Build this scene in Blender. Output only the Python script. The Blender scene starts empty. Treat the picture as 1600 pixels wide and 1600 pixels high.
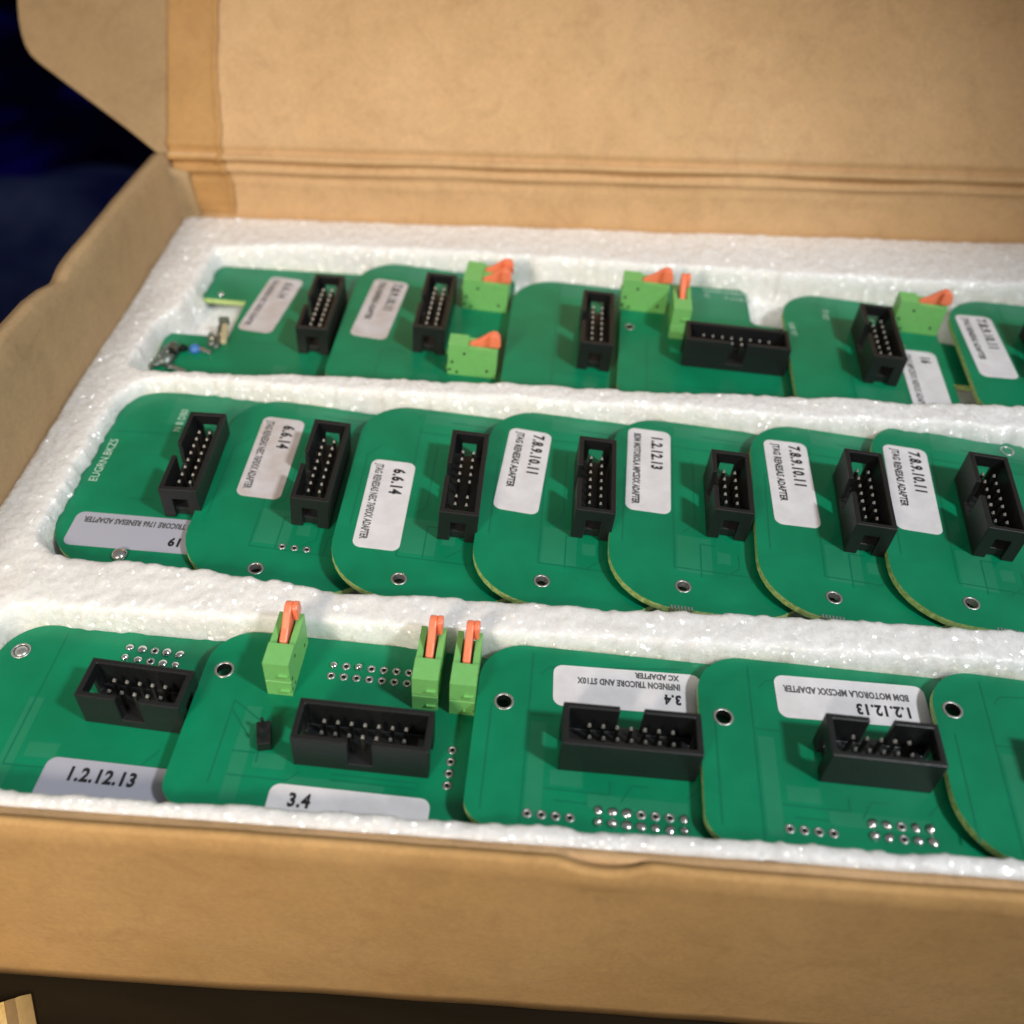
import bpy, bmesh, math, random
import numpy as np
from mathutils import Vector, Matrix, noise
from mathutils.geometry import tessellate_polygon
random.seed(7)
S = 0.001            # everything below is written in millimetres
SC = bpy.context.scene
COL = SC.collection
R = math.radians

# ------------------------------------------------------------------ camera
cam = bpy.data.cameras.new('camera'); camo = bpy.data.objects.new('camera', cam); COL.objects.link(camo)
cam.sensor_width = 36; cam.lens = 36 * 1560 / 1600
cam.clip_start = 0.005; cam.clip_end = 20
camo.matrix_world = Matrix(((0.99655091, -0.05132501, 0.06520758, 0.0),
                            (0.08247166, 0.69971194, -0.70964895, 0.0),
                            (-0.00920378, 0.71257908, 0.70153143, 0.158487),
                            (0, 0, 0, 1)))
cam.dof.use_dof = True; cam.dof.focus_distance = 0.212; cam.dof.aperture_fstop = 11
SC.camera = camo

# ------------------------------------------------------------------ world, lamps, exposure
w = bpy.data.worlds.new('World'); SC.world = w; w.use_nodes = True
bg = w.node_tree.nodes['Background']
bg.inputs['Color'].default_value = (1.0, 0.96, 0.92, 1); bg.inputs['Strength'].default_value = 0.205
SC.view_settings.view_transform = 'Standard'; SC.view_settings.look = 'None'
SC.view_settings.exposure = 0; SC.view_settings.gamma = 1
SC.render.engine = 'CYCLES'

def lamp(name, loc, target, size, power, color, kind='AREA', spot=None, blend=1):
    l = bpy.data.lights.new(name, kind); l.energy = power; l.color = color
    if kind == 'AREA':
        l.shape = 'DISK'; l.size = size
    else:
        l.shadow_soft_size = size; l.spot_size = spot; l.spot_blend = blend
    o = bpy.data.objects.new(name, l); COL.objects.link(o)
    o.location = Vector(loc) * S
    d = (Vector(target) - Vector(loc)).normalized()
    o.rotation_euler = d.to_track_quat('-Z', 'Y').to_euler()
    return o
lamp('key_lamp', (540, -170, 669), (4, 136, 0), 0.045, 23.5, (0.95, 0.98, 1.0), 'SPOT', R(24.6), 0.10)
lamp('warm_room_lamp', (-290, -520, 470), (-192, 205, 10), 0.10, 20.5, (1.0, 0.85, 0.68), 'SPOT', R(34), 0.12)

# ------------------------------------------------------------------ node helpers
def mat(name, base=(.5, .5, .5), rough=.5, spec=.5, metal=0, coat=0):
    m = bpy.data.materials.new(name); m.use_nodes = True
    b = m.node_tree.nodes['Principled BSDF']
    b.inputs['Base Color'].default_value = (*base, 1); b.inputs['Roughness'].default_value = rough
    b.inputs['Specular IOR Level'].default_value = spec; b.inputs['Metallic'].default_value = metal
    b.inputs['Coat Weight'].default_value = coat
    return m
def nd(m, t, **kw):
    n = m.node_tree.nodes.new(t)
    for k, v in kw.items():
        if k[0].islower(): setattr(n, k, v)
    for k, v in kw.items():
        if not k[0].islower(): n.inputs[k].default_value = v
    return n
def ln(m, a, ao, b, bi): m.node_tree.links.new(a.outputs[ao], b.inputs[bi])
def coords(m, scale=(1, 1, 1), kind='Object'):
    tc = nd(m, 'ShaderNodeTexCoord'); mp = nd(m, 'ShaderNodeMapping')
    mp.inputs['Scale'].default_value = tuple(s / S for s in scale)     # texture space in millimetres
    ln(m, tc, kind, mp, 'Vector'); return mp
def noise_ramp(m, mp, scale, stops, detail=4, rough=.55, dist=0.0):
    n = nd(m, 'ShaderNodeTexNoise', Scale=scale, Detail=detail, Roughness=rough, Distortion=dist)
    ln(m, mp, 'Vector', n, 'Vector')
    r = nd(m, 'ShaderNodeValToRGB'); ln(m, n, 'Fac', r, 'Fac')
    el = r.color_ramp.elements
    while len(el) < len(stops): el.new(.5)
    for e, (p, c) in zip(el, stops): e.position = p; e.color = (*c, 1) if len(c) == 3 else c
    return n, r
def bump(m, src, so, strength, dist, prev=None):
    b = nd(m, 'ShaderNodeBump', Strength=strength, Distance=dist * S)
    ln(m, src, so, b, 'Height')
    if prev: ln(m, prev, 'Normal', b, 'Normal')
    return b
def bsdf(m): return m.node_tree.nodes['Principled BSDF']

def kraft(name, c0, c1, c2, rough=.8, spec=.25):
    m = mat(name, c1, rough, spec)
    mp = coords(m)
    n1, r1 = noise_ramp(m, mp, .03, [(.2, c0), (.5, c1), (.8, c2)], 3, .45, .2)
    mp2 = coords(m, (1, 1, 1))
    n2, r2 = noise_ramp(m, mp2, .8, [(.32, (.91, .90, .88)), (.6, (1.04, 1.03, 1.01))], 6, .7, .6)
    mx = nd(m, 'ShaderNodeMix', data_type='RGBA', blend_type='MULTIPLY'); mx.inputs['Factor'].default_value = 1
    ln(m, r1, 'Color', mx, 6); ln(m, r2, 'Color', mx, 7); ln(m, mx, 2, bsdf(m), 'Base Color')
    n4, r4 = noise_ramp(m, mp, .11, [(.30, (.90, .88, .87)), (.5, (1.0, 1.0, 1.0)), (.68, (1.06, 1.05, 1.03))], 5, .7, .8)
    mx4 = nd(m, 'ShaderNodeMix', data_type='RGBA', blend_type='MULTIPLY'); mx4.inputs['Factor'].default_value = 1
    ln(m, mx, 2, mx4, 6); ln(m, r4, 'Color', mx4, 7); mx = mx4
    # pale paper fibres
    mp3 = coords(m, (.35, 1.3, 1.3))
    n3, r3 = noise_ramp(m, mp3, 1.1, [(.66, (0, 0, 0)), (.78, (1, 1, 1))], 3, .5, 1.2)
    mx2 = nd(m, 'ShaderNodeMix', data_type='RGBA', blend_type='MIX')
    mu = nd(m, 'ShaderNodeMath', operation='MULTIPLY'); ln(m, r3, 'Color', mu, 0); mu.inputs[1].default_value = .42
    ln(m, mu, 'Value', mx2, 'Factor'); ln(m, mx, 2, mx2, 6)
    mx2.inputs[7].default_value = (min(1, c2[0] * 1.35), min(1, c2[1] * 1.35), min(1, c2[2] * 1.4), 1)
    ln(m, mx2, 2, bsdf(m), 'Base Color')
    b1 = bump(m, n2, 'Fac', .22, .14)
    b2 = bump(m, n1, 'Fac', .25, 1.0, b1)
    ln(m, b2, 'Normal', bsdf(m), 'Normal')
    return m

M = {}
M['kraft'] = kraft('kraft_board', (.56, .355, .180), (.62, .402, .212), (.66, .440, .245))
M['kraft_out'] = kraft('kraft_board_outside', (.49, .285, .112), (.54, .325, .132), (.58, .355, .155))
M['kraft_shaded'] = kraft('kraft_board_shaded', (.37, .255, .135), (.41, .285, .155), (.44, .31, .175))  # same board darkened; shade on side walls, tab and flap put into colour
M['tape'] = kraft('kraft_paper_tape', (.43, .235, .085), (.48, .27, .10), (.53, .31, .125), .6, .35)

# foam
m = mat('white_foam', (.88, .88, .87), .45, .5); M['foam'] = m
mp = coords(m)
mps = coords(m, (1, .62, 1))
v = nd(m, 'ShaderNodeTexVoronoi', Scale=.95, Randomness=1.0, Smoothness=.35, feature='SMOOTH_F1'); ln(m, mps, 'Vector', v, 'Vector')
v2 = nd(m, 'ShaderNodeTexVoronoi', Scale=.38, Randomness=1.0, Smoothness=.5, feature='SMOOTH_F1'); ln(m, mps, 'Vector', v2, 'Vector')
nn = nd(m, 'ShaderNodeTexNoise', Scale=1.3, Detail=3, Roughness=.55, Distortion=.8); ln(m, mps, 'Vector', nn, 'Vector')
b1 = bump(m, v2, 'Distance', .35, .6); b2 = bump(m, nn, 'Fac', .35, .35, b1)
ln(m, b2, 'Normal', bsdf(m), 'Normal')
n1, r1 = noise_ramp(m, mps, .8, [(.30, (.86, .875, .885)), (.5, (.91, .92, .925)), (.66, (.97, .975, .975))], 3, .6, 1.2)
ln(m, r1, 'Color', bsdf(m), 'Base Color')
bsdf(m).inputs['Subsurface Weight'].default_value = .6
bsdf(m).inputs['Subsurface Radius'].default_value = (1, 1, 1); bsdf(m).inputs['Subsurface Scale'].default_value = .004
bsdf(m).inputs['Coat Weight'].default_value = .8; bsdf(m).inputs['Coat Roughness'].default_value = .26; bsdf(m).inputs['Coat IOR'].default_value = 1.9
# every foam cell wall is a little glossy film with its own tilt
vf = nd(m, 'ShaderNodeTexVoronoi', Scale=1.2, Randomness=1.0); ln(m, mp, 'Vector', vf, 'Vector')
sb = nd(m, 'ShaderNodeVectorMath', operation='SUBTRACT'); ln(m, vf, 'Color', sb, 0); sb.inputs[1].default_value = (.5, .5, .5)
sl = nd(m, 'ShaderNodeVectorMath', operation='SCALE'); ln(m, sb, 'Vector', sl, 0); sl.inputs['Scale'].default_value = 1.25
ad = nd(m, 'ShaderNodeVectorMath', operation='ADD'); ln(m, sl, 'Vector', ad, 0); ln(m, b2, 'Normal', ad, 1)
no = nd(m, 'ShaderNodeVectorMath', operation='NORMALIZE'); ln(m, ad, 'Vector', no, 0)
ln(m, no, 'Vector', bsdf(m), 'Coat Normal')

# circuit board
def pcb_mat(name, c0, c1):
    m = mat(name, c1, .32, .42)
    mp = coords(m)
    n1, r1 = noise_ramp(m, mp, .06, [(.35, c0), (.65, c1)], 3, .5, .3)
    ln(m, r1, 'Color', bsdf(m), 'Base Color')
    n2 = nd(m, 'ShaderNodeTexNoise', Scale=.25, Detail=3); ln(m, mp, 'Vector', n2, 'Vector')
    rr = nd(m, 'ShaderNodeMapRange'); rr.inputs['To Min'].default_value = .24; rr.inputs['To Max'].default_value = .42
    ln(m, n2, 'Fac', rr, 'Value'); ln(m, rr, 'Result', bsdf(m), 'Roughness')
    n3 = nd(m, 'ShaderNodeTexNoise', Scale=.9, Detail=2); ln(m, mp, 'Vector', n3, 'Vector')
    ln(m, bump(m, n3, 'Fac', .25, .08), 'Normal', bsdf(m), 'Normal')
    return m
M['pcb'] = pcb_mat('green_solder_mask', (.000, .180, .080), (.001, .235, .108))
M['pcb2'] = pcb_mat('green_solder_mask_bare', (.012, .200, .098), (.018, .240, .122))
M['line'] = pcb_mat('green_gap_line', (.001, .150, .075), (.002, .175, .09))
m = mat('glass_fibre_edge', (.30, .42, .12), .6, .3); M['edge'] = m
mp = coords(m); n1, r1 = noise_ramp(m, mp, 1.2, [(.35, (.30, .46, .13)), (.65, (.58, .72, .30))], 3); ln(m, r1, 'Color', bsdf(m), 'Base Color')
m = mat('black_plastic', (.007, .008, .009), .42, .6); M['black'] = m
mp = coords(m); n1 = nd(m, 'ShaderNodeTexNoise', Scale=1.4, Detail=4); ln(m, mp, 'Vector', n1, 'Vector')
rr = nd(m, 'ShaderNodeMapRange'); rr.inputs['To Min'].default_value = .30; rr.inputs['To Max'].default_value = .6
ln(m, n1, 'Fac', rr, 'Value'); ln(m, rr, 'Result', bsdf(m), 'Roughness')
ln(m, bump(m, n1, 'Fac', .3, .1), 'Normal', bsdf(m), 'Normal')
M['pin'] = mat('pin_metal', (.75, .73, .68), .42, .5, .8)
M['pin_shaft'] = mat('pin_metal_shaded', (.13, .125, .115), .4, .5, 1)  # shade down in the header put into the shaft colour; tips stay bright
M['brass'] = mat('pin_brass', (.72, .52, .22), .3, .5, 1)
m = mat('solder', (.70, .71, .72), .22, .5, 1); M['solder'] = m
mp = coords(m); n1 = nd(m, 'ShaderNodeTexNoise', Scale=1.2, Detail=2); ln(m, mp, 'Vector', n1, 'Vector'); ln(m, bump(m, n1, 'Fac', .4, .3), 'Normal', bsdf(m), 'Normal')
M['tin'] = mat('tinned_ring', (.50, .51, .50), .38, .5, .85)
M['connector'] = mat('dull_metal', (.16, .19, .17), .4, .5, .6)
M['hole'] = mat('dark_hole', (.006, .010, .008), .7, .2)  # near-black stands in for the shade inside holes; also colours some lumps
m = mat('label_paper', (.72, .71, .74), .5, .4); M['paper'] = m
mp = coords(m); n1, r1 = noise_ramp(m, mp, .18, [(.35, (.67, .655, .68)), (.65, (.76, .75, .78))], 4, .6); ln(m, r1, 'Color', bsdf(m), 'Base Color')
m = mat('label_paper_dirty', (.6, .56, .55), .5, .4); M['paper_dirty'] = m
mp = coords(m); n1, r1 = noise_ramp(m, mp, .14, [(.33, (.52, .46, .43)), (.55, (.60, .565, .585)), (.7, (.65, .62, .65))], 4, .6); ln(m, r1, 'Color', bsdf(m), 'Base Color')
M['paper_shaded'] = mat('label_paper_shaded', (.40, .41, .49), .5, .4)  # sticker paper with the shade on two stickers put into its colour
M['ink'] = mat('black_ink', (.02, .02, .022), .6, .3)
M['ink_soft'] = mat('grey_ink', (.10, .10, .105), .6, .3)
M['cream'] = mat('cream_contact', (.62, .56, .36), .35, .5, .3)
M['silk'] = mat('white_silkscreen', (.45, .62, .52), .5, .3)
def plastic(name, c, rough=.4):
    m = mat(name, c, rough, .45); mp = coords(m)
    n1, r1 = noise_ramp(m, mp, .7, [(.3, tuple(x * .95 for x in c)), (.7, tuple(min(1, x * 1.04) for x in c))], 4, .6)
    ln(m, r1, 'Color', bsdf(m), 'Base Color')
    ln(m, bump(m, n1, 'Fac', .2, .08), 'Normal', bsdf(m), 'Normal')
    bsdf(m).inputs['Subsurface Weight'].default_value = .15; bsdf(m).inputs['Subsurface Scale'].default_value = .0008
    return m
M['green'] = plastic('light_green_plastic', (.20, .54, .16))
M['orange'] = plastic('orange_plastic', (1.0, .25, .125), .38)
M['blue'] = plastic('blue_part', (.05, .19, .55), .3)
m = mat('table_finish', (.014, .010, .005), .6, .12); M['table'] = m
mp = coords(m, (.3, 2, 1)); n1, r1 = noise_ramp(m, mp, .05, [(.3, (.010, .006, .002)), (.7, (.018, .012, .005))], 5); ln(m, r1, 'Color', bsdf(m), 'Base Color')
m = mat('navy_floor', (.004, .004, .02), .9, 0); M['floor'] = m
mp = coords(m); n1, r1 = noise_ramp(m, mp, .004, [(.35, (.0008, .0008, .005)), (.5, (.0015, .0015, .02)), (.64, (.006, .004, .13))], 3); ln(m, r1, 'Color', bsdf(m), 'Base Color')  # saturated blue blotches are reflected blue light put into the floor colour
m = mat('navy_cloth', (.02, .03, .09), .95, 0); M['cloth'] = m
mp = coords(m); n1, r1 = noise_ramp(m, mp, .006, [(.35, (.004, .006, .06)), (.6, (.04, .055, .14)), (.75, (.07, .09, .20))], 4); ln(m, r1, 'Color', bsdf(m), 'Base Color')
m = mat('yellow_wood', (.72, .50, .18), .5, .4); M['yellow'] = m
mp = coords(m, (1, 1, .25)); n1, r1 = noise_ramp(m, mp, .5, [(.3, (.55, .36, .10)), (.65, (.80, .58, .24))], 4, .6, .6); ln(m, r1, 'Color', bsdf(m), 'Base Color')
M['yellow2'] = kraft('dull_yellow_band', (.30, .20, .08), (.42, .29, .12), (.5, .36, .16), .6)
M['tan'] = kraft('tan_band', (.20, .12, .05), (.30, .20, .09), (.40, .28, .13), .6)

# ------------------------------------------------------------------ mesh helpers
class MB:
    """collects faces in millimetres; build() makes one mesh object in metres"""
    def __init__(s): s.v = []; s.f = []; s.m = []; s.mats = []
    def mi(s, mt):
        if mt not in s.mats: s.mats.append(mt)
        return s.mats.index(mt)
    def add(s, vs, fs, mt, T=None):
        o = len(s.v)
        for p in vs:
            p = Vector(p); s.v.append(tuple(T @ p) if T else tuple(p))
        k = s.mi(mt)
        for f in fs: s.f.append(tuple(o + i for i in f)); s.m.append(k)
        return s
    def box(s, x0, x1, y0, y1, z0, z1, mt, T=None):
        v = [(x, y, z) for z in (z0, z1) for y in (y0, y1) for x in (x0, x1)]
        return s.add(v, [(0, 2, 3, 1), (4, 5, 7, 6), (0, 1, 5, 4), (1, 3, 7, 5), (3, 2, 6, 7), (2, 0, 4, 6)], mt, T)
    def cyl(s, x, y, z0, z1, r, mt, n=16, r1=None, T=None):
        r1 = r if r1 is None else r1
        v = [(x + r * math.cos(2 * math.pi * i / n), y + r * math.sin(2 * math.pi * i / n), z0) for i in range(n)]
        v += [(x + r1 * math.cos(2 * math.pi * i / n), y + r1 * math.sin(2 * math.pi * i / n), z1) for i in range(n)]
        f = [(i, (i + 1) % n, n + (i + 1) % n, n + i) for i in range(n)] + [tuple(range(n))[::-1], tuple(range(n, 2 * n))]
        return s.add(v, f, mt, T)
    def ring(s, x, y, z0, z1, ri, ro, mt, n=28):
        v = []
        for r, z in ((ri, z0), (ro, z0), (ro, z1 * .6 + z0 * .4), ((ro + ri) / 2, z1), (ri, z1 * .6 + z0 * .4)):
            v += [(x + r * math.cos(2 * math.pi * i / n), y + r * math.sin(2 * math.pi * i / n), z) for i in range(n)]
        f = [(k * n + i, k * n + (i + 1) % n, ((k + 1) % 5) * n + (i + 1) % n, ((k + 1) % 5) * n + i) for k in range(5) for i in range(n)]
        return s.add(v, f, mt)
    def dome(s, x, y, z, r, h, mt, n=14, k=4):
        v = []; f = []
        for j in range(k):
            a = j / k * math.pi / 2
            v += [(x + r * math.cos(a) * math.cos(2 * math.pi * i / n), y + r * math.cos(a) * math.sin(2 * math.pi * i / n), z + h * math.sin(a)) for i in range(n)]
        v.append((x, y, z + h))
        for j in range(k - 1):
            f += [(j * n + i, j * n + (i + 1) % n, (j + 1) * n + (i + 1) % n, (j + 1) * n + i) for i in range(n)]
        f += [((k - 1) * n + i, (k - 1) * n + (i + 1) % n, k * n) for i in range(n)]
        f.append(tuple(range(n))[::-1])
        return s.add(v, f, mt)
    def prism(s, pts, y0, y1, mt, T=None):
        """polygon in (x, z) pulled along y"""
        n = len(pts)
        v = [(p[0], y0, p[1]) for p in pts] + [(p[0], y1, p[1]) for p in pts]
        f = [(i, (i + 1) % n, n + (i + 1) % n, n + i) for i in range(n)] + [tuple(range(n))[::-1], tuple(range(n, 2 * n))]
        return s.add(v, f, mt, T)
    def cells(s, xs, ys, zs, solid, mt, T=None):
        """solid made of the filled cells of an uneven grid: outer faces only"""
        idx = {}; vs = []; fs = []
        def vid(i, j, k):
            if (i, j, k) not in idx: idx[(i, j, k)] = len(vs); vs.append((xs[i], ys[j], zs[k]))
            return idx[(i, j, k)]
        nx, ny, nz = len(xs) - 1, len(ys) - 1, len(zs) - 1
        def on(i, j, k):
            if not (0 <= i < nx and 0 <= j < ny and 0 <= k < nz): return False
            return solid((xs[i] + xs[i + 1]) / 2, (ys[j] + ys[j + 1]) / 2, (zs[k] + zs[k + 1]) / 2)
        for i in range(nx):
            for j in range(ny):
                for k in range(nz):
                    if not on(i, j, k): continue
                    for (a, b, c), q in (((-1, 0, 0), [(0, 0, 0), (0, 0, 1), (0, 1, 1), (0, 1, 0)]), ((1, 0, 0), [(1, 0, 0), (1, 1, 0), (1, 1, 1), (1, 0, 1)]),
                                         ((0, -1, 0), [(0, 0, 0), (1, 0, 0), (1, 0, 1), (0, 0, 1)]), ((0, 1, 0), [(0, 1, 0), (0, 1, 1), (1, 1, 1), (1, 1, 0)]),
                                         ((0, 0, -1), [(0, 0, 0), (0, 1, 0), (1, 1, 0), (1, 0, 0)]), ((0, 0, 1), [(0, 0, 1), (1, 0, 1), (1, 1, 1), (0, 1, 1)])):
                        if not on(i + a, j + b, k + c): fs.append(tuple(vid(i + u, j + v_, k + w_) for u, v_, w_ in q))
        return s.add(vs, fs, mt, T)
    def text(s, string, size, mt, T, xs=1.0, bold=.0, align='LEFT'):
        cu = bpy.data.curves.new('t', 'FONT'); cu.body = string; cu.size = size; cu.align_x = align; cu.offset = bold * 2.5; cu.resolution_u = 2; cu.space_character = 1.12 if bold > .055 else 1.03
        o = bpy.data.objects.new('t', cu); COL.objects.link(o)
        me = bpy.data.meshes.new_from_object(o)
        s.add([(v.co.x * xs, v.co.y, v.co.z) for v in me.vertices], [tuple(p.vertices) for p in me.polygons], mt, T)
        bpy.data.objects.remove(o); bpy.data.curves.remove(cu); bpy.data.meshes.remove(me)
        return s
    def mesh(s, name, smooth=False):
        me = bpy.data.meshes.new(name)
        me.from_pydata([(a * S, b * S, c * S) for a, b, c in s.v], [], s.f)
        for mt in s.mats: me.materials.append(M[mt])
        me.polygons.foreach_set('material_index', s.m)
        if smooth: me.polygons.foreach_set('use_smooth', [True] * len(s.f))
        me.update(); return me
    def build(s, name, parent=None, smooth=False, bevel=0, loc=None):
        o = bpy.data.objects.new(name, s.mesh(name, smooth)); COL.objects.link(o)
        if parent: o.parent = parent
        if loc: o.location = Vector(loc) * S
        if bevel:
            b = o.modifiers.new('bevel', 'BEVEL'); b.width = bevel * S; b.segments = 2; b.limit_method = 'ANGLE'; b.angle_limit = R(35)
        return o
def tag(o, label=None, cat=None, group=None, kind=None):
    if label: o['label'] = label
    if cat: o['category'] = cat
    if group: o['group'] = group
    if kind: o['kind'] = kind
    return o
def empty(name, loc=(0, 0, 0), mw=None):
    o = bpy.data.objects.new(name, None); COL.objects.link(o); o.empty_display_size = .01
    if mw is not None: o.matrix_world = mw
    else: o.location = Vector(loc) * S
    return o
def sheet(name, fn, us, vs, thick, mt, parent=None, smooth=True):
    """a closed curved sheet: fn(u, v) is the seen face, thick the offset vector of the other"""
    nu, nv = len(us), len(vs); mb = MB(); P = [Vector(fn(u, v_)) for v_ in vs for u in us]
    Q = [p + Vector(thick(u, v_) if callable(thick) else thick) for p, (v_, u) in zip(P, [(a, b) for a in vs for b in us])]
    N = nu * nv; f = []
    for j in range(nv - 1):
        for i in range(nu - 1):
            a = j * nu + i; f.append((a, a + 1, a + nu + 1, a + nu)); f.append((N + a, N + a + nu, N + a + nu + 1, N + a + 1))
    for i in range(nu - 1):
        f.append((i, N + i, N + i + 1, i + 1)); a = (nv - 1) * nu + i; f.append((a, a + 1, N + a + 1, N + a))
    for j in range(nv - 1):
        a = j * nu; f.append((a, a + nu, N + a + nu, N + a)); a = j * nu + nu - 1; f.append((a, N + a, N + a + nu, a + nu))
    mb.add(P + Q, f, mt)
    return mb.build(name, parent, smooth)
def nz(x, y=0, z=0): return noise.noise(Vector((x, y, z)))
def lin(a, b, n): return [a + (b - a) * i / (n - 1) for i in range(n)]
def interp(x, pts):
    if x <= pts[0][0]: return pts[0][1]
    for (a, b), (c, d) in zip(pts, pts[1:]):
        if x <= c: return b + (d - b) * (x - a) / (c - a)
    return pts[-1][1]

# ------------------------------------------------------------------ setting
tb = MB().box(-190, 520, -420, 640, -98, -70.2, 'table').build('table_top', bevel=2); tag(tb, kind='structure')
fl = MB().box(-4000, 3000, -2000, 5000, -720, -700, 'floor').build('floor'); tag(fl, kind='structure')

# ------------------------------------------------------------------ cardboard box
XR = 212.0; XL = -133.0; YF = 77.0; YB = 290.9; ZB = -70.0
box = tag(empty('cardboard_box', (0, 180, ZB)), 'open brown corrugated cardboard box with its lid raised, holding the white foam', 'box')
def child(o):
    o.parent = box; o.matrix_parent_inverse = Matrix.Translation((0, -180 * S, -ZB * S)); return o
child(MB().box(XL, XR, YF + 4, YB, ZB, ZB + 3, 'kraft').build('bottom_panel'))
# front panel: outer layer and folded-in inner layer
def front_top(x):
    dip = 0
    t = (x - 7.5) / 7.5
    if abs(t) < 1: dip = 1.5 * (1 - t * t)
    return .15 + .35 * nz(x * .03, 3) + .12 * nz(x * .15, 8) - dip
def front_outer(x, v_):
    t = (x - 7.5) / 7.5
    bulge = .9 * (1 - t * t) if abs(t) < 1 else 0
    top = front_top(x)
    zb = ZB + 7.6 * min(1, max(0, (x + 122) / 155))
    z = zb + (top - zb) * v_
    y = YF - .5 + .7 * nz(x * .012, v_ * 1.2, 2) + .25 * nz(x * .05, v_ * 4, 5)
    k = max(0, (v_ - .93) / .07)
    y += 1.0 * k * k - bulge * max(0, (v_ - .9) / .1)
    return (x, y, z)
us = lin(XL - 3.5, XR + 3.5, 320)
vs_ = lin(0, .9, 14) + lin(.915, 1, 8)
child(sheet('front_panel', front_outer, us, vs_, (0, 1.6, 0), 'kraft_out'))
def front_inner(x, v_):
    z = -40 + (39.0 + .5 * nz(x * .04, 20) + .2 * nz(x * .2, 3)) * v_
    return (x, YF + 2.0 + .35 * nz(x * .03, 9) + (.8 * max(0, (v_ - .96) / .04)) ** 2, z)
child(sheet('inner_flap', front_inner, lin(XL, XR, 240), lin(0, .95, 6) + lin(.96, 1, 5), (0, 1.7, 0), 'kraft'))
# left side panel
TOP = [(76, 1), (82, 12), (95, 23), (120, 27), (178, 27), (188, 26.7), (198, 26.2), (206, 24.6), (213, 22.3), (220, 23.2), (233, 23.8), (257, 22.9), (280, 21.6), (291, 21.0)]
def side_fn(y, v_):
    top = interp(y, TOP) + .25 * nz(y * .1, 4)
    z = ZB + (top - ZB) * v_
    k = max(0, (v_ - .95) / .05)
    x = XL + .3 - .6 * nz(y * .02, v_ * 3, 1) - 1.3 * k * k - (1.1 * math.exp(-((y - 222) / 9) ** 2) * max(0, (v_ - .85) / .15))
    return (x, y, z)
child(sheet('side_panel', side_fn, lin(YF + 1.8, 290.6, 134), lin(0, .9, 12) + lin(.92, 1, 8), lambda u, v_: (-3.6, 0, -.5 * max(0, (v_ - .9) / .1)), 'kraft_shaded'))
child(MB().box(XR, XR + 3.5, YF + 1.8, YB + 3.5, ZB, 22, 'kraft_shaded').build('side_panel', bevel=.5))
# corner tab at the back left
def tab_fn(u, v_):
    z = -30 + (48 - 3 * u) * v_
    return (XL + .2 + 6.0 * u + .8 * math.sin(v_ * 5), 286.8 + 3.4 * u + .8 * nz(u * 2, v_ * 4), z)
child(sheet('corner_tab', tab_fn, lin(0, 1, 8), lin(0, 1, 16), (-.8, .8, 0), 'kraft_shaded'))
# back panel, crease band and lid are one bent sheet profile; the lid leans back 52 degrees from flat
LA = R(52)
def back_y(x, z):
    """shape of the back panel's seen face, with the crushed crease band near its top"""
    y = YB
    wob = .45 * nz(x * .02, 7)
    amp = .62 + .55 * nz(x * .03, 1)
    for zc, a, wd in ((13.2, 1.0, 1.2), (15.6, -1.2, .8), (17.6, 1.5, .8), (19.6, -1.5, .8)):
        f = 1.0 if zc > 15 or x < -20 else max(.25, 1 - (x + 20) / 60)
        y += a * amp * f * math.exp(-((z - zc - wob) / wd) ** 2)
    y += .3 * nz(x * .05, z * .3, 4)
    y += .5 * nz(x * .09, z * .25, 9) * max(0, 1 - (x + 134) / 40)
    return y
def back_fn(x, z): return (x, back_y(x, z), z)
zs_ = lin(ZB, 8, 8) + lin(9, 20.6, 30)
child(sheet('back_panel', back_fn, lin(XL - .6, XR, 300), zs_, (0, 3.2, 0), 'kraft'))
DL = Vector((0, math.cos(LA), math.sin(LA))); NL = Vector((0, -math.sin(LA), math.cos(LA)))
def lid_base(x):
    return Vector((x, back_y(x, 20.6), 20.6))
def lid_fn(x, s_):
    p = lid_base(x) + DL * s_
    off = .5 * nz(x * .01, s_ * .012, 3) * min(1, s_ / 8) + .12 * nz(x * .06, s_ * .06, 5) * min(1, s_ / 4)
    off += .35 / (1 + math.exp(-(x + 84.5 + .8 * nz(s_ * .07, 2) + s_ * .02) / .5)) * min(1, s_ / 3) 
    off += -1.2 * math.exp(-((s_ - 1.0) / 1.2) ** 2) + .5 * math.exp(-((s_ - 3.4) / 1.3) ** 2)
    return p + NL * off
child_lid = child(sheet('lid', lid_fn, lin(XL - .6, -60, 110) + lin(-59, XR, 120), lin(0, 10, 14) + lin(12, 190, 50), tuple(-NL * 3.2), 'kraft'))
child_lid['label'] = 'raised lid of the cardboard box, leaning back'
# paper tape strip down the left edge of the lid and back panel, wavy right border
def tape_edge(s_): return 17.0 + 1.1 * nz(s_ * .09, 5) + .4 * nz(s_ * .3, 1) - (1.6 if s_ > 16 else 0) * min(1, (s_ - 16) / 4 if s_ > 16 else 0) * .6 + 2.2 * max(0, 1 - abs(s_ + 10) / 12)
def tape_fn(u, s_):
    x = XL - .3 + tape_edge(s_) * u
    lift = .32 + .55 * math.exp(-((u - .96) / .06) ** 2) + .35 * nz(u * 3, s_ * .15, 2) * (1 if s_ < 3 else .35) * u
    if s_ >= 0: return Vector(lid_fn(x, s_)) + NL * lift
    z = 20.6 + s_ * 1.0
    return Vector((x, back_y(x, z) - lift, z))
tp = sheet('paper_tape', tape_fn, lin(0, 1, 26), lin(-19.5, -.5, 40) + lin(0.2, 12, 18) + lin(14, 190, 60), lambda u, s_: tuple(-NL * .2) if s_ >= 0 else (0, .2, 0), 'tape')
child(tp); tp['label'] = 'darker orange brown paper tape strip along the left edge of the lid'
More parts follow.
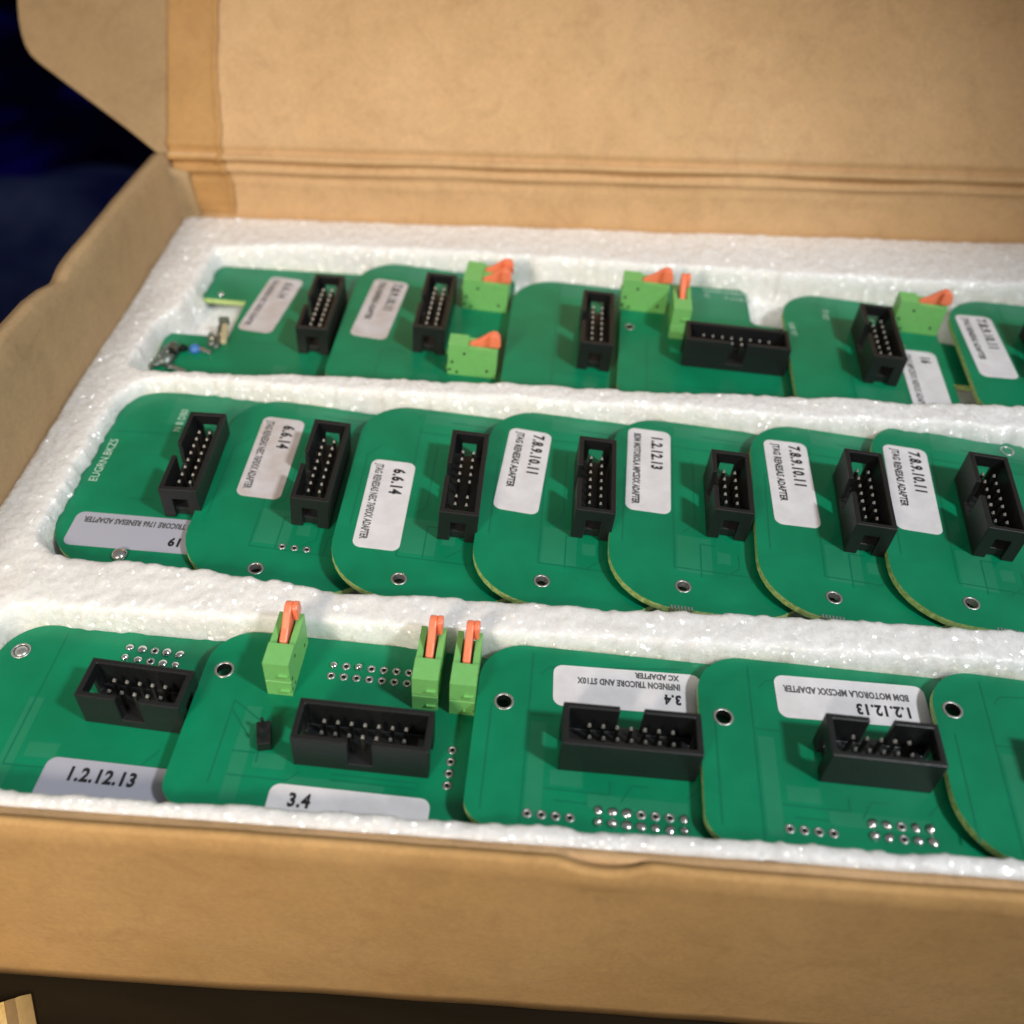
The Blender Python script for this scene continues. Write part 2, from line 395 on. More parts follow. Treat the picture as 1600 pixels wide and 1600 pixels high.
# side flap of the lid, bent back a little, with a cut-off lower corner
ph = R(12); XD = Vector((-1, 0, 0)) * math.cos(ph) - NL * math.sin(ph); H0 = Vector((XL - .9, YB + .1, 19.4)) + DL * .4
outl = [(0, 0), (2.8, .1), (14.4, 8.2), (26.4, 16.0), (38.4, 23.7), (48.3, 30.2), (51.2, 32.6), (53.2, 35.4), (54.6, 39.0), (55.6, 43.5), (56, 48), (56, 186), (0, 186)]
mb = MB(); n = len(outl); NF = XD.cross(DL).normalized()
if NF.y > 0: NF = -NF
PF = [H0 + XD * a + DL * b for a, b in outl]
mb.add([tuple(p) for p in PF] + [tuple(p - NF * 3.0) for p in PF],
       [tuple(range(n)), tuple(range(n, 2 * n))[::-1]] + [(i, n + i, n + (i + 1) % n, (i + 1) % n) for i in range(n)], 'kraft_shaded')
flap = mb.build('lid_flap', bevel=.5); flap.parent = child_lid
flap['label'] = 'shaded side flap of the lid with a cut corner'

# ------------------------------------------------------------------ foam tray
FX0, FX1, FY0, FY1 = -132.6, 211.6, 81.2, 290.4
def sdf(X, Y, x0, x1, y0, y1, r):
    cx, cy = (x0 + x1) / 2, (y0 + y1) / 2
    qx = np.abs(X - cx) - (x1 - x0) / 2 + r; qy = np.abs(Y - cy) - (y1 - y0) / 2 + r
    return np.hypot(np.maximum(qx, 0), np.maximum(qy, 0)) + np.minimum(np.maximum(qx, qy), 0) - r
def vnoise(X, Y, sc, seed):
    rng = np.random.RandomState(seed); G = rng.rand(512, 512)
    u, v_ = X / sc + 100.3, Y / sc + 57.7
    i = np.floor(u).astype(int); j = np.floor(v_).astype(int); a = u - i; b = v_ - j
    a = a * a * (3 - 2 * a); b = b * b * (3 - 2 * b); i %= 511; j %= 511
    return (G[i, j] * (1 - a) * (1 - b) + G[i + 1, j] * a * (1 - b) + G[i, j + 1] * (1 - a) * b + G[i + 1, j + 1] * a * b) - .5
def foam():
    xs = np.concatenate([np.arange(FX0, 140, .52), np.arange(140, FX1 + .01, 2.0)]); ys = np.arange(FY0, FY1 + .01, .52)
    X, Y = np.meshgrid(xs, ys)
    wob = 1.1 * vnoise(X, Y, 22, 1) + .8 * vnoise(X, Y, 6, 2) + .7 * vnoise(X, Y, 1.8, 3)
    ease = np.clip((Y - 226) / 14, 0, 1); ease = ease * ease * (3 - 2 * ease)
    d1 = sdf(X, Y, -121.6 + 4.3 * ease, 205, 208.3, 271.6 + 1.6 * np.clip((X + 110) / 30, 0, 1) - 7.6 * np.clip((X + 45) / 130, 0, 1), 4)
    d2 = sdf(X, Y, -120.2, 205, 134.6 + 5.0 * np.clip((-48 - X) / 45, 0, 1), 204.0 - 5.2 * np.clip((X + 110) / 190, 0, 1), 11)
    d3 = sdf(X, Y, -118.5, 205, 84.7, 125.6, 6)
    d = np.minimum(np.minimum(d1, d2), d3) + wob
    edge_out = np.minimum(np.minimum(X - FX0, FX1 - X), np.minimum(Y - FY0, FY1 - Y))
    t = np.clip((-d + .5) / 2.1, 0, 1); t = t * t * (3 - 2 * t)
    rnd = np.clip(1 - np.maximum(d, 0) / 1.8, 0, 1) ** 2 * .7 + np.clip(1 - edge_out / 1.6, 0, 1) ** 2 * .7
    cells_ = .30 * vnoise(X, Y, 1.3, 4) + .28 * vnoise(X, Y, 2.7, 5) + .7 * vnoise(X, Y, 14, 6)
    Z = cells_ - rnd * (1 - t) - 10.5 * t
    ny, nx = X.shape
    V = np.stack([X, Y, Z], -1).reshape(-1, 3)
    idx = np.arange(nx * ny).reshape(ny, nx)
    F = np.stack([idx[:-1, :-1], idx[:-1, 1:], idx[1:, 1:], idx[1:, :-1]], -1).reshape(-1, 4)
    # skirt
    ring_ = np.concatenate([idx[0, :], idx[1:, -1], idx[-1, -2::-1], idx[-2:0:-1, 0]])
    o = len(V); low = V[ring_].copy(); low[:, 2] = -58.5; V = np.concatenate([V, low]); k = len(ring_)
    q = np.arange(k); S1 = np.stack([ring_, o + q, o + (q + 1) % k, ring_[(q + 1) % k]], -1)
    F = np.concatenate([F, S1])
    me = bpy.data.meshes.new('foam_tray'); me.vertices.add(len(V)); me.vertices.foreach_set('co', (V * S).ravel())
    me.loops.add(len(F) * 4); me.loops.foreach_set('vertex_index', F.ravel().astype(np.int32))
    me.polygons.add(len(F)); me.polygons.foreach_set('loop_start', np.arange(len(F)) * 4)
    me.polygons.foreach_set('use_smooth', np.ones(len(F), bool))
    me.update(); me.validate(); me.materials.append(M['foam'])
    ob = bpy.data.objects.new('foam_tray', me); COL.objects.link(ob); return ob
tag(foam(), 'white foam tray with three long cut-out rows full of green boards', 'foam tray')

# ------------------------------------------------------------------ board parts
_mesh = {}
PITCH = 2.54
def header_mesh(L):
    if ('h', L) in _mesh: return _mesh[('h', L)]
    W = 8.9; H = 9.0; t = 1.15; sl = 2.2
    xs = [-W / 2, -W / 2 + t, -1.7, 1.7, W / 2 - t, W / 2]; ys = [-L / 2, -L / 2 + t, -sl, sl, L / 2 - t, L / 2]; zs = [0, 1.2, 2.2, 5.9, H]
    def solid(x, y, z):
        end = abs(y) > L / 2 - t; side = abs(x) > W / 2 - t
        if side:
            if x < 0 and abs(y) < sl and z > 2.2: return False
            if z < 1.2 and end: return True
            return True
        if end: return not (abs(x) < 1.7 and z < 5.9 and z > 1.2) if z > 1.2 else abs(x) > 1.7
        return z < 2.2 and z > 0
    _mesh[('h', L)] = MB().cells(xs, ys, zs, solid, 'black').mesh('pin_header')
    return _mesh[('h', L)]
def part(name, me, parent, T=None, bevel=0):
    o = bpy.data.objects.new(name, me); COL.objects.link(o); o.parent = parent
    if T is not None: o.matrix_local = T
    if bevel:
        b = o.modifiers.new('bevel', 'BEVEL'); b.width = bevel * S; b.segments = 2; b.limit_method = 'ANGLE'; b.angle_limit = R(35)
    return o
pinm = MB(); pinm.box(-.31, .31, -.31, .31, 2.0, 6.7, 'pin_shaft'); pinm.add([(-.31, -.31, 6.7), (.31, -.31, 6.7), (.31, .31, 6.7), (-.31, .31, 6.7), (-.13, -.13, 7.2), (.13, -.13, 7.2), (.13, .13, 7.2), (-.13, .13, 7.2)], [(0, 1, 5, 4), (1, 2, 6, 5), (2, 3, 7, 6), (3, 0, 4, 7), (4, 5, 6, 7)], 'pin'); pinm = pinm.mesh('pin')
def TM(x, y, z=0, rot=0): return Matrix.Translation((x * S, y * S, z * S)) @ Matrix.Rotation(R(rot), 4, 'Z')
def add_header(root, x, y, L, rows, rot=0, miss=()):
    h = part('pin_header', header_mesh(L), root, TM(x, y, 1.6, rot), .22)
    for r in range(rows):
        for c in (0, 1):
            if (r, c) in miss: continue
            part('pin', pinm, h, TM((c - .5) * PITCH, (r - (rows - 1) / 2) * PITCH, 0, 0))
    return h
def term_meshes():
    if 't' in _mesh: return _mesh['t']
    b = MB(); b.prism([(0, 0), (0, 4.3), (.35, 4.5), (0, 4.7), (0, 10), (5, 10), (5.5, 9.3), (5.5, 6.6), (13.3, 6.6), (13.3, 0)][::-1], -2.5, 2.5, 'green')
    for ya, yb in ((-2.5, -1.25), (1.25, 2.5)): b.prism([(5.505, 6.605), (5.505, 9.3), (13.3, 9.3), (13.3, 6.605)][::-1], ya, yb, 'green')
    for y in (-2.52, 2.52):
        y0, y1 = (y, y + .1) if y < 0 else (y - .1, y)
        for u, z in ((4.4, 7.3), (1.2, 4.2), (2.6, 1.0), (10.8, 2.3), (.6, 1.6)):
            n = 12; vs1 = [(u + .42 * math.cos(a), yy, z + .42 * math.sin(a)) for yy in (y0, y1) for a in [2 * math.pi * i / n for i in range(n)]]
            b.add(vs1, [tuple(range(n)), tuple(range(n, 2 * n))[::-1]] + [(i, n + i, n + (i + 1) % n, (i + 1) % n) for i in range(n)], 'hole')
    b.box(-.45, -.001, -2.2, -.3, 6.4, 6.8, 'green'); b.box(-.45, -.001, -2.2, -.3, 1.6, 2.0, 'green')
    l = MB(); l.prism([(5.6, 6.62), (5.6, 9.5), (8.0, 10.9), (10.4, 12.9), (11.6, 13.6), (12.8, 13.5), (13.6, 12.6), (13.9, 10.6), (13.5, 9.0), (12.6, 6.62)], -.75, .75, 'orange')
    for sg in (-1,):
        y0_, y1_ = sorted((sg * .751, sg * 1.9)); l.prism([(10.9, 9.8), (10.9, 13.2), (11.7, 13.7), (12.9, 13.6), (13.7, 12.6), (14.0, 10.6), (13.8, 9.8)], y0_, y1_, 'orange')
    _mesh['t'] = (b.mesh('terminal_block'), l.mesh('lever')); return _mesh['t']
def add_term(root, x, y, rot):
    b, l = term_meshes(); o = part('terminal_block', b, root, TM(x, y, 1.6, rot), .18); part('lever', l, o, TM(0, 0), .3); return o
def label_part(root, cx, cy, w_, h_, rot, lines, mt='paper', ztop=1.6):
    """sticker; lines = (text, x, y, size, xscale, bold, ink) in the sticker's own reading frame, origin top left"""
    mb = MB(); r = 1.9; n = 6; pts = []
    for sx, sy, a0 in ((1, 1, 0), (-1, 1, 90), (-1, -1, 180), (1, -1, 270)):
        for i in range(n + 1):
            a = R(a0 + 90 * i / n); pts.append((sx * (w_ / 2 - r) + r * math.cos(a), sy * (h_ / 2 - r) + r * math.sin(a)))
    k = len(pts)
    mb.add([(x, y, 0.03) for x, y in pts] + [(x, y, .13) for x, y in pts], [tuple(range(k))[::-1], tuple(range(k, 2 * k))] + [(i, (i + 1) % k, k + (i + 1) % k, k + i) for i in range(k)], mt)
    for t, x, y, sz, xs, bo, ink in lines:
        mb.text(t, sz, ink, Matrix.Translation((-w_ / 2 + x, h_ / 2 - y, .16)), xs, bo)
    o = mb.build('label_sticker', root); o.matrix_local = TM(cx, cy, ztop, rot); return o
def rrect(x0, x1, y0, y1, rs, n=9):
    """rs: radii at (x0,y0),(x1,y0),(x1,y1),(x0,y1)"""
    out = []
    for (cx, cy, a0), r in zip(((x0, y0, 180), (x1, y0, 270), (x1, y1, 0), (x0, y1, 90)), rs):
        if r < .2: out.append((cx, cy)); continue
        ox = cx + r if cx == x0 else cx - r; oy = cy + r if cy == y0 else cy - r
        for i in range(n + 1):
            a = R(a0 + 90 * i / n); out.append((ox + r * math.cos(a), oy + r * math.sin(a)))
    return out
HOLE_WALL = 'tin'
def pcb(root, outline, holes, lines=(), patches=()):
    mb = MB(); loops = [outline]
    for x, y, r in holes: loops.append([(x + r * math.cos(-2 * math.pi * i / 18), y + r * math.sin(-2 * math.pi * i / 18)) for i in range(18)])
    tri = tessellate_polygon([[Vector((a, b, 0)) for a, b in l] for l in loops])
    flat = [p for l in loops for p in l]; N = len(flat)
    def up(t):
        a, b, c = (Vector((*flat[i], 0)) for i in t); return (b - a).cross(c - a).z > 0
    T_ = [t if up(t) else t[::-1] for t in tri]
    mb.add([(a, b, 1.6) for a, b in flat], T_, 'pcb'); mb.add([(a, b, 0) for a, b in flat], [t[::-1] for t in T_], 'pcb')
    for li, l in enumerate(loops):
        n = len(l); mb.add([(a, b, 0) for a, b in l] + [(a, b, 1.6) for a, b in l], [(i, (i + 1) % n, n + (i + 1) % n, n + i) for i in range(n)], 'edge' if li == 0 else HOLE_WALL)
    for k, (x0, x1, y0, y1) in enumerate(patches):
        z = 1.612 + .004 * k; mb.add([(x0, y0, z), (x1, y0, z), (x1, y1, z), (x0, y1, z)], [(0, 1, 2, 3)], 'pcb2')
    for pl in lines:
        for (a, b), (c, d) in zip(pl, pl[1:]):
            v_ = Vector((c - a, d - b)); nrm = Vector((-v_.y, v_.x)).normalized() * .17; z = 1.64 + .003 * random.random()
            mb.add([(a - nrm.x, b - nrm.y, z), (c - nrm.x, d - nrm.y, z), (c + nrm.x, d + nrm.y, z), (a + nrm.x, b + nrm.y, z)], [(0, 1, 2, 3)], 'line')
    return mb
def board(x0, y0, zt, rot, tilt, outline, holes, label, lines=(), patches=(), texts=(), kids=()):
    Rm = Matrix.Rotation(R(rot), 4, 'Z') @ Matrix.Rotation(R(tilt), 4, 'Y')
    O = Vector((x0, y0, zt)) - (Rm @ Vector((0, 0, 1.6)))
    root = empty('adapter_board', mw=Matrix.Translation(O * S) @ Rm)
    tag(root, label, 'circuit board', 'green adapter boards in the foam tray')
    mb = pcb(root, outline, holes, lines, patches)
    for t, x, y, sz, r_, ink in texts: mb.text(t, sz, ink, Matrix.Translation((x, y, 1.66)) @ Matrix.Rotation(R(r_), 4, 'Z'), .85, .01)
    p = mb.build('board_panel', root)
    for x, y, r in holes:
        MB().ring(x, y, 1.6, 1.78, r - .02, r + .45, 'tin').build('hole_ring', root, True)
    return root
def pad(root, x, y, kind):
    if kind == 'o':
        if 'po' not in _mesh:
            b = MB(); b.ring(0, 0, 1.6, 1.82, .42, .88, 'tin', 18); b.cyl(0, 0, 1.6, 1.66, .45, 'hole', 14); _mesh['po'] = b.mesh('solder_pad', True)
        part('solder_pad', _mesh['po'], root, TM(x, y))
    else:
        k = 'ps%d' % random.randrange(3)
        if k not in _mesh: _mesh[k] = MB().dome(0, 0, 1.61, .92, random.uniform(.5, .95), 'solder').mesh('solder_pad', True)
        part('solder_pad', _mesh[k], root, TM(x, y, 0, random.uniform(0, 360)) @ Matrix.Diagonal((random.uniform(.85, 1.15), random.uniform(.85, 1.2), 1, 1)))

# reading frames of the stickers: 29.5 x 10.6 mm
LW, LH = 29.3, 10.6
RENE = [('7.8.9.10.11', 1.4, 4.35, 3.7, .80, .07, 'ink'), ('JTAG RENESAS ADAPTER', 1.4, 8.5, 2.45, .72, .035, 'ink')]
N614 = [('6.6.14', 2.6, 4.9, 3.9, .82, .07, 'ink'), ('JTAG RENESAS NEC 76F0XX ADAPTER', 1.6, 9.3, 2.5, .575, .035, 'ink_soft')]
MPC = [('1.2.12.13', 2.2, 4.6, 3.7, .80, .07, 'ink'), ('BDM MOTOROLA MPC5XX ADAPTER', 1.9, 9.0, 2.3, .64, .05, 'ink_soft')]

# ---- row 2 (middle) : seven tall boards shingled left to right
GX = [(14.6, 11.8), (14.6, 57.0), (43, 57.0)]
def row2(x0, y0, zt, rot, tilt, H, hx, hy, L, rows, hole, lab, label, mt='paper', extra_holes=(), contacts=None, hrot=0, lrot=-90, bot=0, miss=(), patches=None, lines=None):
    out = rrect(0, 45, bot, H, (15, 15, 12, 12))
    holes = [(*hole, 1.35)] + list(extra_holes)
    ln_ = lines if lines is not None else [[(14.6, bot + 11.8), (14.6, 57.0)], [(14.6, bot + 11.8), (43.5, bot + 11.5)], [(14.6, 54.5), (43.5, 54.0)], [(20.5, 12), (20.5, 22), (24, 22)], [(25.5, 13), (29, 16), (29, 20)], [(3, 20), (3, 44), (6, 48)], [(31.5, 12), (31.5, 17), (34, 19), (40, 19)], [(16.5, 25), (19.5, 28), (19.5, 50)], [(22, 59.5), (38, 59)]]
    b = board(x0, y0, zt, rot, tilt, out, holes, label, ln_, patches if patches is not None else [(24.2, 27.2, 16.8, 20.2), (15.2, 42, 58, H - 1.5), (15.2, 23, 13, 24)])
    add_header(b, hx, hy, L, rows, hrot, miss)
    if lab: label_part(b, lab[0], lab[1], LW, LH, lrot + (lab[3] if len(lab) > 3 else 0), lab[2], mt)
    if contacts:
        mb = MB()
        for i in range(7):
            mb.box(contacts + i * .72, contacts + i * .72 + .40, bot - .08, bot + .8, -.05, 1.68, 'tin')
        mb.build('edge_contacts', b)
    return b
b = row2(-119.4, 140.5, -4, 2.5, 3, 62.5, 28.7, 30.6, 28, 8, (17.7, 3.7), None, 'leftmost board of the middle row, with a shaded label along its front edge',
         lines=[[(14, 22), (20, 22)], [(3, 46), (40, 46)]], patches=[(15, 42, 50, 61)], hrot=0)
label_part(b, 19.6, 10.9, 31.5, 10.6, 178, [('19', 4.9, 4.4, 3.4, .85, .07, 'ink'), ('JTAG TRICORE 1766 RENESAS ADAPTER', 1.6, 9.0, 2.3, .66, .045, 'ink_soft')], 'paper_shaded')
MB().dome(17.7, 3.7, 1.62, 1.9, 1.5, 'solder').build('solder_blob', b, True)
mbt = MB(); mbt.text('EUGRN.BKZ5', 2.9, 'silk', Matrix.Translation((4.6, 27, 1.66)) @ Matrix.Rotation(R(88), 4, 'Z'), .9, .01)
mbt.text('N B DB0', 2.6, 'silk', Matrix.Translation((19.2, 47, 1.66)) @ Matrix.Rotation(R(90), 4, 'Z'), .9, .01); mbt.build('silkscreen_text', b)
b = row2(-88, 138, -3, 1, 7, 63.3, 26.9, 33.8, 28, 8, (17.8, 5.3), (12.8, 41.8, N614), 'second board of the middle row, with a grimy 6.6.14 label', 'paper_dirty')
for i in range(3): pad(b, 22 + 2.8 * i, 12.7, 'o')
row2(-54, 136.2, -2, 1, 6.5, 63.6, 27.5, 32.5, 28.3, 8, (16.3, 5.3), (9.8, 27.8, N614), 'third board of the middle row, its clean 6.6.14 label set halfway down', miss=((2, 0), (2, 1)))
row2(-22.6, 135.7, -2, 0, 6, 64.4, 25.9, 34.4, 25.2, 7, (15.8, 7.6), (9.2, 42.3, RENE, -3.5), 'middle row board left of the upright 1.2.12.13 label', bot=1)
row2(7, 135.5, -2, -1, 5.5, 63.8, 26.4, 34.7, 20.3, 5, (16.4, 8.7), (8.8, 44.8, MPC, -.5), 'middle row board with a short header and 1.2.12.13 label', contacts=13.6, bot=2.3)
row2(39, 135.5, -2, -2.5, 5.5, 64.0, 23.9, 35.0, 25.2, 7, (15.9, 8.3), (9.2, 43.0, RENE, 2.5), 'middle row board right next to the upright 1.2.12.13 board, smudged label', contacts=12.8, bot=2.3, mt='paper')
row2(66.8, 136, -2, -4, 5, 66.0, 23.3, 35.7, 25.2, 7, (16.3, 8.7), (8.1, 42.6, RENE, 0), 'rightmost board of the middle row, with holes near both front and back edges', contacts=20.5, bot=2.3, extra_holes=[(34.1, 62.2, 1.3)])

# ---- row 3 (front)
HOLE_WALL = 'hole'
def row3(x0, zt, rot, tilt, W, label, holes, lines=None, H=44.8, rf=5):
    out = rrect(0, W, 4.9, H, (rf, 5, 9, 9))
    ln_ = lines if lines is not None else [[(10.2, 6), (10.2, 43)], [(10.2, 28.6), (15, 28.6)], [(14, 13.2), (26, 13.2), (26, 16)], [(28, 12), (30, 15.5), (33, 15.5)], [(3, 8), (3, 30)], [(40, 14), (44, 18), (44, 40)], [(12, 38), (13.5, 40), (40, 42.8)], [(16, 11), (22, 11)]]
    return board(x0, 80, zt, rot, tilt, out, holes, label, ln_, [(15, 21, 14, 17.2), (10.8, 13.8, 7, 27), (22, 40, 10.2, 13)])
b = row3(-117, -5, 0, 3, 60, 'leftmost board of the front row, 1.2.12.13 label half hidden', [(4.3, 37.6, 1.5)], lines=[[(12, 12), (12, 43)], [(12, 12), (36, 12)], [(36, 12), (40, 18)]])
add_header(b, 34.0, 26.6, 20.3, 5, 90 - 2.5)
label_part(b, 34.6, 8.9, LW, LH, -1, [('1.2.12.13', 4.6, 4.4, 3.9, .82, .07, 'ink'), ('BDM MOTOROLA MPC5XX ADAPTER', 2, 10.4, 2.0, .6, .05, 'ink_soft')], 'paper_shaded')
for i in range(5):
    for j in range(2): pad(b, 25.9 + 2.66 * i, 38.2 + 2.7 * j - .15 * i, 'o' if (i, j) in ((2, 0), (2, 1)) else 's')
part('solder_blob', MB().dome(0, 0, 1.3, 1.5, .7, 'tin', 20).mesh('solder_blob', True), b, TM(4.3, 37.6))
b = row3(-72.6, -3, 0, 4, 61, 'front row board with three green terminals standing along its back edge', [(4.0, 34.7, 1.5)],
         lines=[[(8, 10), (8, 28), (14, 24)], [(8, 26), (13, 20)], [(11, 12), (22, 12), (24, 14)], [(30, 13), (46, 13)], [(30, 14.2), (46, 14.2)], [(10.5, 17), (15.5, 17), (15.5, 15)]])
add_header(b, 35.2, 19.8, 25.2, 7, 90)
label_part(b, 34.2, 5.9, LW, LH, 0, [('3.4', 3.7, 4.2, 3.7, .82, .07, 'ink'), ('INFINEON TRICORE ADAPTER', 2, 8.6, 2.3, .64, .05, 'ink_soft')])
for x_, y_ in ((16.4, 30.2), (44.9, 30.3), (52.2, 30.0)): add_term(b, x_, y_, 90)
for i in range(7):
    for j in range(2): pad(b, 25.2 + 2.56 * i, 35.9 + 2.6 * j, 's' if (i, j) in ((0, 1), (2, 1)) else 'o')
for i in range(4): pad(b, 51.4, 21.9 - 2.5 * i, 'o')
mb = MB().box(-1.3, 1.3, -2.5, 2.5, 0, 2.5, 'black'); mb.box(-.3, .3, -1.6, -1.0, 2.4, 5.2, 'black'); mb.box(-.3, .3, 1.0, 1.6, 2.4, 5.2, 'black')
o = mb.build('jumper_header', b, bevel=.15); o.matrix_local = TM(16.0, 20.0, 1.6, 15)
b = row3(-17.5, -2, 0, 4, 58, 'front row board with an upside-down 3.4 label behind its long header', [(5.3, 30.8, 1.5)])
add_header(b, 28.9, 21.8, 25.2, 7, -89)
label_part(b, 29.2, 36.4, LW, LH - 1, 182, [('3.4', 4.2, 4.2, 3.0, .82, .06, 'ink'), ('INFINEON TRICORE AND ST10X', 4.2, 6.9, 2.0, .68, .035, 'ink_soft'), ('XC ADAPTER', 4.4, 9.0, 1.8, .78, .035, 'ink_soft')])
for i in range(4): pad(b, 11.4 + 2.53 * i, 7.9, 'o')
for i in range(7):
    for j in range(2): pad(b, 24.0 + 2.54 * i, 7.6 + 2.3 * j, 'o' if i in (3, 4, 5) and j == 1 else 's')
b = row3(25, -2, 0, 4, 58, 'front row board with upside-down 1.2.12.13 label behind a short header', [(4.6, 30.4, 1.5)])
add_header(b, 31.2, 23.0, 20.3, 5, -90)
label_part(b, 30.0, 37.0, LW + .3, LH - .8, 181.5, [('1.2.12.13', 3.4, 4.4, 3.3, .80, .06, 'ink'), ('BDM MOTOROLA MPC5XX ADAPTER', 3.4, 7.4, 2.1, .68, .035, 'ink_soft')])
for i in range(4): pad(b, 14.7 + 2.53 * i, 8.6, 'o')
for i in range(5):
    for j in range(2): pad(b, 29.5 + 2.54 * i, 8.9 + 2.4 * j, 'o' if i == 2 else 's')
b = row3(68.2, -2, -2, 4, 58, 'rightmost board of the front row, bare green with a ringed hole', [(3.6, 35.4, 1.5)], rf=13)
add_header(b, 31, 23, 25.2, 7, -90)

# ---- row 1 (back)
b = board(-120.5, 207, -6, 1, 3, [(2, 4.2), (52, 4.2), (52, 64), (2.2, 62.9), (2.6, 44.7), (18.3, 44.4), (18.0, 25.5), (0, 25.7)], [],
          'leftmost board of the back row, notched on its left side, with a brownish label', [[(20, 24), (36, 24)], [(20, 60), (48, 60)]], [(34, 38, 10, 14)])
add_header(b, 44.0, 34.4, 28, 8, 0)
label_part(b, 26.2, 44.0, LW, 10.4, -97, [('6.6.14', 2.6, 4.9, 3.7, .82, .06, 'ink_soft'), ('JTAG RENESAS NEC 76F0XX ADAPTER', 1.6, 9.0, 2.4, .60, .035, 'ink_soft')], 'paper_dirty')
for x_, y_ in ((4.2, 47.2), (10.2, 46.8)): pad(b, x_, y_, 's')
mb = MB(); mb.prism([(0, 0), (5.2, 0), (4.6, 1.6), (2.6, 2.4), (.6, 1.5)][::-1], 1.5, 9.5, 'connector')
for q in range(9): mb.dome(random.uniform(.3, 6.2), random.uniform(.5, 11), .4, random.uniform(.9, 2.0), random.uniform(1.0, 2.6), random.choice(('connector', 'solder', 'connector', 'hole')))
o = mb.build('soldered_connector', b, True); o.matrix_local = TM(.8, 8.6, 1.62, -6)
mb = MB()
for q in range(6): mb.dome(14.5 + random.uniform(-2, 3), 21 + random.uniform(-4, 5), 1.62, random.uniform(.6, 1.3), random.uniform(.7, 1.8), random.choice(('connector', 'cream', 'solder')))
mb.build('solder_blob', b, True)
o = MB().dome(0, 0, 0, 1.7, 2.0, 'blue').build('blue_component', b, True); o.matrix_local = TM(10.6, 18.2, 1.6)
for k, (x_, y_, r_) in enumerate(((13.5, 17.6, -20), (9.2, 8.0, -25))):
    o = MB().box(-2.3, 2.3, -.6, .6, 0, 1.1, 'solder').build('solder_joint', b, bevel=.3); o.matrix_local = TM(x_, y_, 1.62, r_)
mb = MB().box(-.9, .9, -5.0, 4.2, 0, 1.6, 'cream'); mb.box(-2.2, -1.0, -5.5, 4.5, 0, 1.0, 'connector'); mb.box(-1.8, 1.2, 4.3, 6.0, 0, 2.6, 'connector'); o = mb.build('brass_contact', b, bevel=.5); o.matrix_local = TM(16.8, 26.5, 1.62, 12)
b = board(-70.5, 206, -4, 0, 5, rrect(0, 48, 4.2, 67, (7, 5, 5, 13)), [], 'back row board with three green terminals right of its black header',
          [[(13.5, 6), (13.5, 22), (20, 22)], [(24, 8), (40, 8)]], [(25, 31, 9, 13), (15, 42, 58, 65)])
add_header(b, 26.6, 36.0, 28, 8, 0)
label_part(b, 9.6, 41.6, LW + 1, LH, -94, RENE, 'paper_dirty')
for x_, y_ in ((33, 16.5), (33.2, 49.0), (33.4, 54.3)): add_term(b, x_, y_, 0)
b = board(-22.3, 205, -4, 0, 5, rrect(0, 46, 4.2, 61, (7, 5, 5, 13)), [], 'back row board with no label, a single upright header at its centre',
          [[(13.5, 6), (13.5, 57)], [(13.5, 16), (44, 16)]], [(22, 26, 9.5, 13), (14.2, 42, 53, 60)])
add_header(b, 24.6, 31.2, 26, 7, 0)
b = board(8.6, 205, -4, -1, 4, [(1.5, 4.2), (51, 4.2), (51, 44.4), (39.6, 45.2), (38.2, 46.6), (37.7, 61.3), (36.0, 63.0), (13, 62.4), (13, 51.8), (.3, 51.5), (0, 10)], [(2.9, 37.2, 1.0)],
          'back row board whose wide header lies crosswise below two green terminals', [[(8, 6), (8, 30)], [(8, 12), (48, 12)]], [(14, 37, 46.5, 59.5)],
          texts=[('XH55R107BBX51', 24.5, 60.2, 2.2, -1, 'silk'), ('T-1/14/13', 31, 57.0, 2.2, -1, 'silk'), ('C', 25, 57.2, 3.0, 0, 'silk')])
add_header(b, 31.3, 25.6, 28, 8, 90)
add_term(b, -.3, 48.2, 0); add_term(b, 16.4, 33.8, 90)
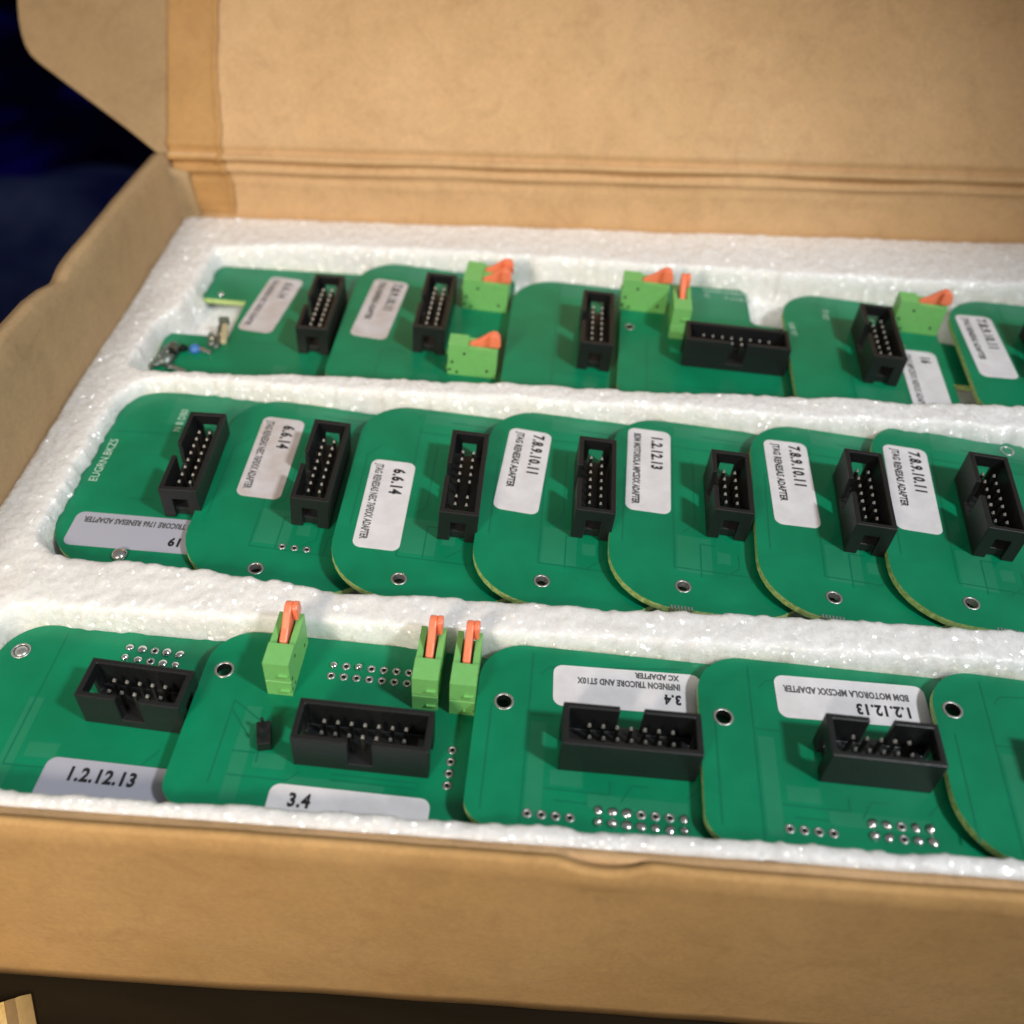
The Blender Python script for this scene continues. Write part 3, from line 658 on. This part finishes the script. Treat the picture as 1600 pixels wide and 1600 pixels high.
b = board(55.5, 205, -4, -1, 5, [(2, 4.2), (44.2, 4.2), (44.2, 22), (54, 22), (54, 40.5), (44.3, 41.5), (44.2, 57.6)] + [(12, 58.4)] + [(12 + 12 * math.cos(R(90 + 10 * i)), 46.4 + 12 * math.sin(R(90 + 10 * i))) for i in range(1, 10)] + [(0, 9), (.6, 5.6)], [],
          'back row board with one green terminal and a white label reading 16', [[(16, 6), (16, 56)]], [(16.6, 30, 8, 16)],
          texts=[('D5 LJ', 13.4, 46.5, 2.4, 90, 'silk'), ('CK BD5', 3.2, 36, 2.2, 95, 'silk'), ('J4', 33.5, 37.4, 2.2, 90, 'silk')])
add_header(b, 23.4, 30.1, 25.2, 7, 0)
label_part(b, 36.4, 21.0, LW, LH, -90, [('16', 2.4, 4.6, 3.7, .82, .07, 'ink'), ('JTAG MPC5XX NEXUS ADAPTER', 2.2, 9.0, 2.4, .70, .035, 'ink_soft')])
add_term(b, 30.6, 47.2, 0)
b = board(102.5, 205, -4, -1, 4, rrect(0, 46, 4.2, 58.5, (7, 5, 5, 13)), [], 'rightmost board of the back row, with a 7.8.9.10.11 label',
          [[(16, 6), (16, 56)]], [(16.6, 40, 50, 57)])
label_part(b, 7.6, 35.2, LW, 10.4, -88, RENE)
add_header(b, 23, 30, 25.2, 7, 0)

# ------------------------------------------------------------------ things around the box
mb = MB()
def bar(pts, y0, y1, mt): mb.prism(pts, y0, y1, mt, Matrix.Translation((-113.2, 71.5, -70.15)) @ Matrix.Rotation(R(33), 4, 'Z'))
def arc(x0, x1, z0, z1, n=8): return [(x0, 0), (x1, 0)] + [(x1 + (x0 - x1) * i / n, z1 + (z0 - z1) * math.sin(math.pi / 2 * i / n)) for i in range(n + 1)]
bar(arc(-26, -5.0, 6.5, 2.6)[::-1], -42, 1.6, 'yellow'); bar(arc(-4.98, -3.0, 2.5, 1.9)[::-1], -42, 1.6, 'tan'); bar(arc(-2.98, -.1, 1.85, .5)[::-1], -42, 1.6, 'yellow2')
o = mb.build('yellow_strip'); tag(o, 'smooth pale yellow strip with brown edge bands at the front left corner of the box', 'strip')
def cloth_fn(u, v_):
    x, y = -1010 + 560 * u, 880 + 560 * v_
    e = math.sin(math.pi * u) * math.sin(math.pi * v_)
    return (x, y, -640 + 190 * e ** .6 + 50 * nz(u * 4, v_ * 4, 2) * e)
o = sheet('folded_cloth', cloth_fn, lin(0, 1, 40), lin(0, 1, 40), (0, 0, -20), 'cloth'); tag(o, 'crumpled dark navy cloth in the gloom left of the box', 'cloth')
